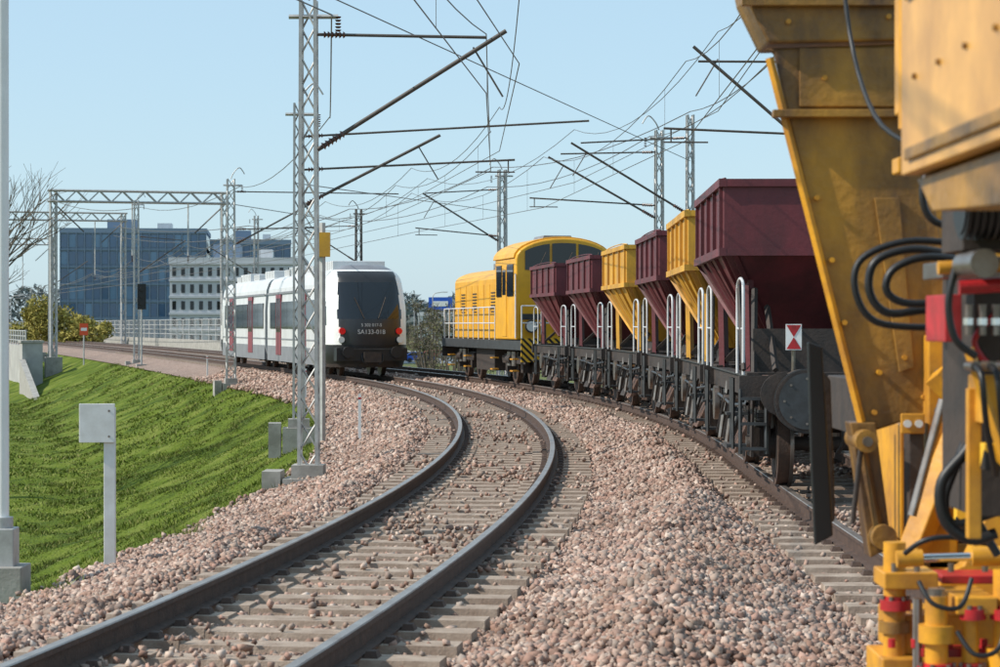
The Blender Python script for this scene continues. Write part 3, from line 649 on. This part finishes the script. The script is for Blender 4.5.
# ------------------------------------------------------------------ buildings
def building(name,x,y,w,d,z0,h,rot,floors,bays,wall,glass,winh=.62,winw=.7,dbays=6,parap=.8,vertical=True):
    root=empty(name,Matrix.Translation((x,y,z0))@Matrix.Rotation(rot,4,'Z'))
    b=MB(); b.box(0,w,0,d,0,h,wall); b.box(-.15,w+.15,-.15,d+.15,h,h+parap,wall); b.obj('walls',parent=root)
    b=MB(); fh=h/floors
    for f in range(floors):
        za=f*fh+fh*(1-winh)/2; zb=za+fh*winh
        for i in range(bays):
            bw=w/bays; xa=i*bw+bw*(1-winw)/2; R=Matrix.Rotation(random.gauss(0,.012),3,'Z')@Matrix.Rotation(random.gauss(0,.01),3,'X')
            b.box(xa,xa+bw*winw,-.06,.02,za,zb,'bglassl' if (glass=='bglass' and random.random()<.35) else glass,R)
        for i in range(dbays):
            bw=d/dbays; ya=i*bw+bw*(1-winw)/2; b.box(w-.02,w+.06,ya,ya+bw*winw,za,zb,glass); b.box(-.06,.02,ya,ya+bw*winw,za,zb,glass)
    b.obj('windows',parent=root)
    b=MB()
    if vertical:
        for i in range(bays+1): b.box(i*w/bays-.07,i*w/bays+.07,-.35,-.003,0,h,'bframe')
    for f in range(floors+1): b.box(-.1,w+.1,-.22,-.004,f*h/floors-.15,f*h/floors+.15,'bframe' if vertical else wall)
    b.box(w*.3,w*.5,d*.3,d*.6,h+parap,h+parap+2.0,'bframe'); b.box(w*.65,w*.75,d*.3,d*.5,h+parap,h+parap+1.3,'whitegrey')
    b.obj('facade_trim_and_plant',parent=root)
building('glass_office_building',-82,418,27,26,-3.5,22.6,.10,7,18,'bframe','bglass',winh=.72,winw=.8)
building('glass_office_building',-54.5,422,15,24,-3.5,20.6,.10,6,10,'bframe','bglass',winh=.72,winw=.8)
building('white_office_building',-44.5,302,18,22,-3.5,13.6,.06,6,15,'bwhite','glass',winh=.5,winw=.42,vertical=False)
building('warehouse',-19,520,30,26,-3.5,7.5,0,2,6,'whitegrey','grey',winh=.35,winw=.8,vertical=False)
b=MB(); b.box(-16.5,-11,517.6,517.9,5.2,8.2,'blue'); b.box(-15.5,-12,517.55,517.595,6.1,7.3,'white'); b.beam((-15,517.99,-3.5),(-15,517.99,5.2),.3,'grey'); b.beam((-12.4,517.99,-3.5),(-12.4,517.99,5.2),.3,'grey'); b.obj('blue_sign')
building('low_building',-130,400,34,16,-3.5,8,.1,2,12,'whitegrey','bglass',vertical=False)

b=MB()
for i,s in enumerate(np.arange(104,340,4)):
    a=PV(s,10.5,0);c=PV(s+4,10.5,0)
    b.beam(a+Vector((0,0,.4)),a+Vector((0,0,2.3)),.09,'galv')
    for z in(.9,1.35,1.8,2.3): b.beam(a+Vector((0,0,z)),c+Vector((0,0,z)),.06,'galv')
    for j in range(6):
        q=a.lerp(c,j/6); b.beam(q+Vector((0,0,.5)),q+Vector((0,0,2.3)),.03,'galv')
b.obj('bridge_railing')
def wall(name,s0,s1,u,z0,z1,th,k,step=6):
    b=MB()
    for s in np.arange(s0,s1,step):
        pts=[PV(s,u-th/2),PV(s,u+th/2),PV(s+step,u+th/2),PV(s+step,u-th/2)]
        b.add([(p.x,p.y,z) for z in(z0,z1) for p in pts],[(0,1,2,3),(4,5,6,7),(0,1,5,4),(1,2,6,5),(2,3,7,6),(3,0,4,7)],k)
    b.obj(name)
wall('concrete_parapet',104,340,10.5,-3.6,.45,.4,'conc')
wall('bridge_parapet',128,330,-7.5,-3.6,.25,.4,'wconc')
b=MB()
for s in np.arange(134,330,3):
    a=PV(s,-7.5);c=PV(s+3,-7.5); b.beam(a+Vector((0,0,.25)),a+Vector((0,0,1.35)),.09,'galv')
    for z in(.6,.95,1.35): b.beam(a+Vector((0,0,z)),c+Vector((0,0,z)),.06,'galv')
b.obj('bridge_railing')
b=MB(); b.box(-.7,.7,-1.5,1.5,-3.6,.55,'wconc'); b.box(-.8,.8,-1.6,1.6,.55,.7,'conc'); b.prism([(-1.5,-.6),(-20,-3.2),(-20,-3.6),(-1.5,-3.6)],'x',-.9,-.5,'conc'); b.obj('bridge_abutment',mw=frame(126,-7.6))

# ------------------------------------------------------------------ vegetation
def bush(name,x,y,z,w,h,k,n=2500,leaf=.28,br=9):
    V=[]; lob=[(random.uniform(-.42,.42)*w,random.uniform(-.3,.3)*w,h*random.uniform(.25,.85),random.uniform(.12,.22)*w) for _ in range(16)]
    b=MB()
    for (lx,ly,lz,lr) in lob:
        b.cyl((lx*.2,ly*.2,0),(lx*.7,ly*.7,lz*.6),.012*h+.02,'bark',5,.04); b.cyl((lx*.7,ly*.7,lz*.6),(lx,ly,lz+lr*.5),.04,'bark',5,.015)
        for _ in range(br):
            d=Vector((random.gauss(0,1),random.gauss(0,1),random.gauss(.6,1))).normalized()*lr*1.35; b.cyl((lx,ly,lz),(lx+d.x,ly+d.y,lz+d.z),.025,'bark',4,.008)
        m_=n//16; d=rng.normal(size=(m_,3)); d/=np.linalg.norm(d,axis=1)[:,None]; r=lr*rng.uniform(.2,1.2,m_)**.6
        c=np.array([lx,ly,lz])+d*r[:,None]*np.array([1,1,.8]); tri=c[:,None,:]+rng.normal(0,leaf*.5,(m_,3,3)); V.append(tri.reshape(-1,3))
    V=np.concatenate(V); V[:,2]=np.maximum(V[:,2],.05)
    root=empty(name,Matrix.Translation((x,y,z))); b.obj('branches',parent=root,fix=False); tris(V,'foliage',k,root)
bush('olive_shrub',-50,255,-3.5,8.5,8.6,'leafolive',9000,.3,2)
bush('olive_shrub',-46.5,252,-3.5,6,6.6,'leafolive',5000,.3,2)
bush('olive_shrub',-55,262,-3.5,6,5.8,'leafolive',4000,.3,2)
for (x,y,w,h) in((-5.2,170,3.6,8.0),(-3.4,165,4,8.4),(-1.9,172,4.5,8.4),(-9,260,4,7),(-13.5,290,6,7),(1.5,176,5,8.4),(-7.4,235,4,6),(-17,300,6,8)):
    bush('roadside_tree',x,y,-3.5,w,h,'leafbrown',1500,.13)
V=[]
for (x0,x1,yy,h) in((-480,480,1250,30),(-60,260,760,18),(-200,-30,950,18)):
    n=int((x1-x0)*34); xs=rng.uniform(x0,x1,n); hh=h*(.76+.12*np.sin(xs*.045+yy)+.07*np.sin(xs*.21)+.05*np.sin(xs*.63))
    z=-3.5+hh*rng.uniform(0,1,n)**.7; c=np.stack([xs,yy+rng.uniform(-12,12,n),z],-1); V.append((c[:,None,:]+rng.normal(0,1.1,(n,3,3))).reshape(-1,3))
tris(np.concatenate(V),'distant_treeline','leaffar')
def baretree(name,x,y,z,h,seed):
    rr=random.Random(seed); b=MB()
    def br(p,d,L,r,dep):
        e=p+d*L; b.cyl(p,e,r,'bark',6 if dep<3 else 4,r*.65,caps=False)
        if dep>=7: return
        for _ in range(3 if dep<4 else 2):
            nd=(d+Vector((rr.gauss(0,.38),rr.gauss(0,.38),rr.gauss(.16,.2)))).normalized(); br(p+d*L*rr.uniform(.7,1),nd,L*rr.uniform(.66,.84),r*.62,dep+1)
    br(Vector((x,y,z)),Vector((0,0,1)),h*.25,h*.014,0); b.obj(name,fix=False)
baretree('bare_tree',-16.6,66,-3.5,13.5,3)

# ------------------------------------------------------------------ lineside things
b=MB(); b.cyl((0,0,-.9),(0,0,8),.062,'white',16); b.box(-.13,.13,-.13,.13,-.55,-.1,'galv'); b.box(-.22,.22,-.22,.22,-1.3,-.45,'conc'); b.cyl((0,0,-.12),(0,0,.0),.1,'galv',16)
b.obj('white_mast',mw=Matrix.Translation((-4.64,20.9,0)),bevel=.01)
b=MB(); b.box(-.055,.055,-.05,.05,-1.3,1.0,'signwhite'); b.box(-.29,.055,-.08,-.052,.66,1.04,'signwhite'); b.box(-.27,.03,-.05,-.02,.70,.74,'galv'); 
for z in(.72,.97): b.cyl((0,-.085,z),(0,-.08,z),.012,'steel',8)
b.obj('trackside_sign',mw=Matrix.Translation((-3.83,22.0,-.02))@Matrix.Rotation(.08,4,'Z'),bevel=.006)
for (s,u) in((3.5,-2.6),(30,-3.0),(60,-3)):
    b=MB(); b.box(-.03,.03,-.03,.03,-.8,.42,'white'); b.box(-.032,.032,-.032,.032,.32,.36,'redbright'); b.obj('distance_stake',mw=frame(s+4,u-.1,0))
def signal(s,u,h,k):
    b=MB(); b.cyl((0,0,-.8),(0,0,h),.06,'galv',10); b.box(-.25,.25,-.2,-.08,h-1.5,h,k); 
    for i in range(3): b.cyl((0,-.32,h-.3-.42*i),(0,-.2,h-.3-.42*i),.13,'black',14); b.cyl((0,-.215,h-.3-.42*i),(0,-.205,h-.3-.42*i),.1,'lampred' if i==1 else 'glass',14)
    b.box(-.3,.3,-.3,.3,-1.2,-.5,'conc'); b.obj('railway_signal',mw=frame(s,u))
signal(97,-2.9,4.2,'black')
b=MB(); b.cyl((0,0,-.9),(0,0,1.9),.05,'galv',8); b.box(-.28,.28,-.08,-.05,1.1,1.9,'orange'); b.box(-.2,.2,-.085,-.081,1.4,1.6,'white'); b.obj('railway_signal',mw=frame(118,-4.6))
b=MB(); b.box(-.16,.16,-.1,.1,3.2,3.7,'hopyel'); b.beam((0,.0,-.6),(0,0,3.9),.09,'galv'); b.obj('equipment_post',mw=frame(9.5,-3.5))
for (x,y,h) in((-72,330,9),(-78,380,9),(-9,300,9),(-13,340,8)):
    b=MB(); b.cyl((0,0,0),(0,0,h),.1,'galv',8,.06); b.tube([(0,0,h),(.3,0,h+.5),(1.4,0,h+.7)],.06,'galv',6); b.box(1.2,2.0,-.15,.15,h+.6,h+.75,'whitegrey'); b.obj('street_lamp',mw=Matrix.Translation((x,y,-3.5)))
def car(x,y,k,rot):
    root=empty('parked_car',Matrix.Translation((x,y,-3.5))@Matrix.Rotation(rot,4,'Z'))
    b=MB(); b.prism([(-2.15,.3),(2.15,.3),(2.2,.7),(1.9,.85),(1.1,.95),(.6,1.42),(-1.1,1.45),(-1.9,.98),(-2.2,.9)],'y',-.85,.85,k); b.obj('body',parent=root,bevel=.05)
    b=MB(); b.prism([(1.0,.96),(.55,1.36),(-1.05,1.38),(-1.7,1.0)],'y',-.87,.87,'glass'); b.obj('glazing',parent=root)
    b=MB()
    for sx in(-1.35,1.35):
        for sy in(-.88,.88): b.cyl((sx,sy-.1,.32),(sx,sy+.1,.32),.32,'black',16)
    b.obj('wheels',parent=root)
for (x,y,k,r_) in((-12.5,330,'white',.1),(-10,345,'redbright',.2),(-7,332,'grey',0),(-15,350,'whitegrey',.1),(-4,340,'white',.1),(-11.5,318,'blue',.1)): car(x,y,k,r_)
b=MB(); b.box(-40,10,312,360,-3.56,-3.535,'grey'); b.obj('car_park_pavement')

# ------------------------------------------------------------------ track machine (near right)
root=empty('track_maintenance_machine')
fin=lambda b,n,bv=.006:b.obj(n,parent=root,bevel=bv)
Y0=9.0
b=MB()
b.prism([(1.06,2.90),(1.10,2.88),(1.44,1.38),(1.46,1.35),(1.80,1.46),(1.80,2.0),(1.74,2.3),(1.66,2.92)],'y',Y0,Y0+.03,'yellowd')
b.prism([(.90,3.5),(.98,3.1),(1.07,2.915),(1.75,2.93),(1.75,3.5)],'y',Y0-.05,Y0+.3,'yellowd')
fin(b,'side_plough_plate',.01)
b=MB()
b.beam((1.08,Y0-.012,2.86),(1.45,Y0-.012,1.40),.026,'yellow')
b.box(1.09,1.70,Y0-.06,Y0-.003,2.62,2.65,'yellowd'); b.box(1.2,1.72,Y0-.02,Y0-.003,2.665,2.9,'yellowd'); b.box(.96,1.74,Y0-.09,Y0-.052,3.06,3.09,'yellowd')
b.prism([(1.50,2.3),(1.60,2.3),(1.66,1.62),(1.60,1.60)],'y',Y0-.02,Y0-.003,'yellowd')
for (x,z) in((1.27,2.3),(1.33,2.05),(1.38,1.8),(1.52,1.60),(1.62,1.66),(1.73,1.78),(1.5,1.44),(1.7,1.50),(1.3,2.78),(1.62,2.78),(1.68,2.5),(1.15,3.0),(1.55,3.02)):
    b.cyl((x,Y0-.065 if z>2.9 else Y0-.03,z),(x,Y0,z),.011,'yellow',8)
fin(b,'plate_ribs_and_bolts',.003)
b=MB(); b.prism([(1.27,1.72),(1.33,1.70),(1.375,.92),(1.30,.88),(1.285,1.2)],'y',9.25,9.28,'black'); b.prism([(1.345,1.6),(1.38,1.56),(1.40,.98),(1.37,.95)],'y',9.35,9.38,'dark'); fin(b,'rubber_deflector')
b=MB(); b.prism([(1.40,1.40),(1.50,1.40),(1.565,.90),(1.48,.86)],'y',8.95,9.1,'yellowd'); b.beam((1.44,8.93,1.32),(1.52,8.93,.92),.03,'yellowd'); b.cyl((1.45,8.85,1.33),(1.45,9.15,1.33),.045,'yellowd',14); b.cyl((1.45,8.83,1.33),(1.45,8.85,1.33),.02,'steel',14); b.cyl((1.52,8.85,.95),(1.52,9.15,.95),.05,'yellowd',14)
b.cyl((1.44,8.9,1.36),(1.40,8.9,1.0),.012,'dark',8)
fin(b,'lower_arm')
b=MB()
b.box(1.66,2.7,9.3,9.9,.9,1.38,'yellow'); b.box(1.70,1.82,8.9,9.25,.75,1.75,'yellow'); b.box(1.9,2.1,8.6,9.0,.6,2.1,'yellow')
b.box(1.85,2.8,9.6,10.2,1.4,2.6,'yellowd'); b.beam((1.62,8.8,.9),(1.95,8.8,1.75),.09,'yellow'); b.beam((1.7,8.75,1.6),(2.2,8.75,1.1),.08,'yellow')
b.box(1.62,2.6,8.9,9.6,.82,.88,'yellowd'); b.box(1.9,3.4,10.2,13,1.2,1.5,'dark'); b.box(1.62,1.68,8.88,9.0,.95,1.42,'dark')
b.beam((1.60,8.7,1.05),(1.72,8.7,1.5),.03,'steel')
for (x,z) in((1.74,1.6),(1.74,1.45),(1.74,1.1),(1.94,1.9),(1.94,1.2)): b.cyl((x,8.57,z),(x,8.92,z),.018,'steel',8)
fin(b,'main_frame',.012)
b=MB(); b.box(1.72,1.98,8.45,8.5,.98,1.28,'hazard'); b.box(1.585,1.68,8.86,8.875,1.36,1.44,'yellow'); 
for q in(0,1): b.cyl((1.61+.045*q,8.85,1.40),(1.61+.045*q,8.86,1.40),.016,'lampwhite',10)
fin(b,'hazard_panels')
b=MB(); b.box(1.02,2.6,4.3,5.7,2.17,3.6,'cream'); b.prism([(4.3,2.16),(5.7,2.16),(5.5,2.07),(4.6,2.04)],'x',1.06,1.5,'yellowd')
b.box(1.008,1.018,4.4,5.6,2.60,2.615,'yellowd'); b.box(1.008,1.018,4.4,5.6,2.2,2.23,'yellowd')
for i in range(4): b.cyl((1.01,4.6+.3*i,2.4),(1.02,4.6+.3*i,2.4),.008,'yellowd',8)
fin(b,'upper_housing',.02)
b=MB(); b.box(1.245,1.30,7.0,7.08,2.45,3.5,'yellow'); b.cyl((1.275,6.98,2.40),(1.275,6.98,2.95),.035,'yellow',14); b.cyl((1.275,6.98,2.28),(1.275,6.98,2.42),.02,'chrome',12); b.box(1.23,1.32,6.93,7.04,2.26,2.31,'yellow')
b.box(1.2,1.36,7.1,7.2,2.98,3.06,'yellowd'); fin(b,'lifting_cylinder')
b=MB(); b.cyl((1.27,6.2,2.13),(1.55,6.2,2.13),.09,'black',24)
for i in range(14): b.cyl((1.275+.02*i,6.2,2.13),(1.285+.02*i,6.2,2.13),.105,'black',24)
b.box(1.30,1.6,6.3,6.6,2.0,2.25,'dark'); b.cyl((1.33,6.15,1.96),(1.33,6.4,1.96),.04,'steel',16)
fin(b,'hydraulic_motor',.003)
b=MB()
b.box(1.31,1.36,6.6,6.9,1.74,1.88,'redbright'); b.cyl((1.33,6.5,1.90),(1.7,6.5,1.92),.022,'redbright',12); b.box(1.42,1.6,6.6,6.8,1.50,1.64,'yellow'); b.box(1.32,1.5,6.7,7.0,1.93,1.98,'steel')
b.cyl((1.27,6.5,1.955),(1.5,6.5,1.965),.02,'yellow',12); b.box(1.46,1.9,6.9,7.4,1.2,2.0,'dark')
for i in range(5): b.cyl((1.37+.04*i,6.55,1.76),(1.37+.04*i,6.55,1.85),.013,'steel',10); b.cyl((1.37+.04*i,6.55,1.79),(1.37+.04*i,6.55,1.81),.018,'chrome',6)
for i in range(4): b.cyl((1.38+.045*i,6.6,1.67),(1.38+.045*i,6.5,1.67),.016,'steel',10); b.tube([(1.38+.045*i,6.5,1.67),(1.38+.045*i,6.42,1.64),(1.40+.045*i,6.45,1.5),(1.46+.03*i,6.6,1.35)],.010,'black',8,4)
b.beam((1.38,6.6,1.72),(1.52,6.6,1.30),.025,'yellow'); b.box(1.40,1.44,6.7,6.74,1.15,1.6,'yellow'); b.box(1.43,1.56,6.62,6.68,1.36,1.44,'hazard')
fin(b,'valve_block',.004)
b=MB()
b.tube([(1.50,7.4,2.02),(1.36,7.4,2.04),(1.24,7.4,2.0),(1.22,7.4,1.90),(1.28,7.4,1.83),(1.42,7.4,1.84),(1.55,7.4,1.82)],.014,'black')
b.tube([(1.52,7.3,2.00),(1.38,7.3,2.01),(1.28,7.3,1.97),(1.26,7.3,1.90),(1.33,7.3,1.86),(1.5,7.3,1.87)],.013,'black')
b.tube([(1.55,7.5,2.06),(1.36,7.5,2.07),(1.21,7.5,2.01),(1.19,7.5,1.9),(1.26,7.5,1.80),(1.45,7.5,1.78)],.012,'black')
b.tube([(1.45,7.2,2.3),(1.37,7.2,2.27),(1.36,7.2,2.18),(1.40,7.2,2.12),(1.5,7.2,2.1)],.012,'black')
b.tube([(1.3,6.4,1.95),(1.28,6.4,1.85),(1.30,6.4,1.75),(1.36,6.4,1.70)],.011,'black')
b.tube([(1.50,7.0,1.8),(1.52,7.0,1.6),(1.47,7.0,1.42),(1.38,7.0,1.3),(1.39,7.0,1.18),(1.47,7.0,1.12),(1.55,7.0,1.14)],.018,'black')
b.tube([(1.47,7.1,1.75),(1.49,7.1,1.5),(1.45,7.1,1.36),(1.41,7.1,1.24),(1.44,7.1,1.16),(1.58,7.1,1.2)],.014,'black')
b.tube([(1.60,7.2,1.9),(1.56,7.2,1.6),(1.56,7.2,1.3),(1.52,7.2,1.2),(1.6,7.2,1.05)],.014,'black')
b.tube([(1.52,6.9,1.82),(1.46,6.9,1.74),(1.52,6.9,1.66),(1.6,6.9,1.7)],.010,'redbright')
b.tube([(1.18,7.9,3.6),(1.22,7.9,2.9),(1.27,7.6,2.5),(1.38,7.3,2.36)],.008,'black')
fin(b,'hydraulic_hoses',0)
b=MB()
b.box(1.40,2.3,7.95,8.3,.62,.76,'yellow'); b.box(1.34,1.50,7.85,8.2,.50,.62,'yellow'); b.cyl((1.40,7.95,.55),(1.40,7.95,1.02),.04,'yellow',18); b.box(1.35,1.54,7.87,8.1,.86,.92,'yellow'); b.cyl((1.40,7.95,.70),(1.40,7.95,.74),.055,'yellowd',18)
b.cyl((1.5,7.7,.35),(1.5,7.7,.86),.04,'yellow',18); b.cyl((1.5,7.7,.70),(1.5,7.7,.76),.062,'yellow',18); b.cyl((1.5,7.7,.86),(1.5,7.7,.885),.03,'steel',12)
b.cyl((1.75,7.7,.35),(1.75,7.7,.95),.055,'yellow',20); b.cyl((1.75,7.7,.60),(1.75,7.7,.68),.08,'yellow',20); b.box(1.56,1.7,7.65,8.0,.80,.86,'yellow')
b.cyl((1.62,7.72,.45),(1.62,7.72,.80),.03,'yellow',16); b.cyl((1.45,7.78,.6),(1.45,7.78,.84),.018,'steel',10)
b.prism([(1.62,.5),(1.95,.5),(1.95,1.1),(1.82,1.12),(1.72,.9),(1.63,.86)],'y',8.3,8.4,'yellow')
fin(b,'work_head_body',.010)
b=MB()
for (x,z,r) in((1.40,.50,.075),(1.40,.80,.055),(1.5,.60,.07),(1.5,.50,.10),(1.75,.50,.11),(1.62,.80,.045),(1.75,.80,.07),(1.62,.60,.05)):
    yy=7.68 if x>1.45 else 7.93
    b.cyl((x,yy,z-.018),(x,yy,z+.018),r,'redbright',24); b.cyl((x,yy,z+.018),(x,yy,z+.03),r*.7,'redbright',24)
    for q in range(6): a=q*math.pi/3; b.cyl((x+r*.8*math.cos(a),yy+r*.8*math.sin(a),z+.018),(x+r*.8*math.cos(a),yy+r*.8*math.sin(a),z+.032),.009,'steel',6)
b.box(1.46,1.9,7.75,7.85,.64,.67,'redbright'); b.box(1.58,1.8,8.0,8.2,.865,.895,'redbright')
for x in(1.36,1.44,1.56,1.68,1.8): b.cyl((x,7.78,.67),(x,7.78,.70),.014,'redbright',8); b.cyl((x+.03,7.9,.92),(x+.03,7.9,.95),.012,'steel',8)
fin(b,'work_head_red_caps',.004)
b=MB(); b.cyl((1.38,7.8,.975),(1.47,7.8,.98),.03,'yellow',16); b.cyl((1.46,7.8,.978),(1.68,7.8,.985),.015,'chrome',14); b.cyl((1.64,7.8,.985),(1.95,7.8,.99),.035,'yellow',16)
b.tube([(1.40,7.75,1.0),(1.46,7.7,1.05),(1.56,7.7,1.06),(1.7,7.75,1.03)],.010,'black')
b.tube([(1.42,7.6,.92),(1.46,7.55,.85),(1.55,7.55,.84),(1.60,7.6,.93)],.009,'black')
b.tube([(1.55,7.6,.75),(1.6,7.55,.68),(1.68,7.55,.70),(1.72,7.6,.82)],.009,'black')
fin(b,'tamping_cylinder',.004)

# ------------------------------------------------------------------ light, sky, camera
w=bpy.data.worlds.new('World'); scene.world=w; w.use_nodes=True; t=w.node_tree; bg=t.nodes['Background']
sky=t.nodes.new('ShaderNodeTexSky'); sky.sky_type='NISHITA'; sky.sun_disc=False
az=math.radians(260); el=math.radians(40)
sky.sun_elevation=el; sky.sun_rotation=az; sky.air_density=1.0; sky.dust_density=.6; sky.ozone_density=1.8
mx=t.nodes.new('ShaderNodeMixRGB'); mx.inputs['Fac'].default_value=.55; mx.inputs['Color2'].default_value=(5.6,8.1,9.9,1)
t.links.new(sky.outputs[0],mx.inputs['Color1']); t.links.new(mx.outputs[0],bg.inputs['Color']); bg.inputs['Strength'].default_value=.115
sd=bpy.data.lights.new('sun','SUN'); sd.energy=4.9; sd.angle=math.radians(.5); sd.color=(1,.94,.84)
so=bpy.data.objects.new('sun',sd); scene.collection.objects.link(so)
d=Vector((math.sin(az)*math.cos(el),math.cos(az)*math.cos(el),math.sin(el)))
so.rotation_euler=(-d).to_track_quat('-Z','Y').to_euler(); so.location=d*50
cam=bpy.data.cameras.new('camera'); co=bpy.data.objects.new('camera',cam); scene.collection.objects.link(co)
cam.sensor_width=36; cam.lens=80.7; cam.clip_start=.1; cam.clip_end=12000
co.location=(0,0,1.79); co.rotation_euler=(math.radians(90)-math.atan(8.5/2242),0,0)
cam.dof.use_dof=True; cam.dof.focus_distance=34; cam.dof.aperture_fstop=6.3
scene.camera=co
scene.view_settings.view_transform='Standard'; scene.view_settings.look='None'; scene.view_settings.exposure=0
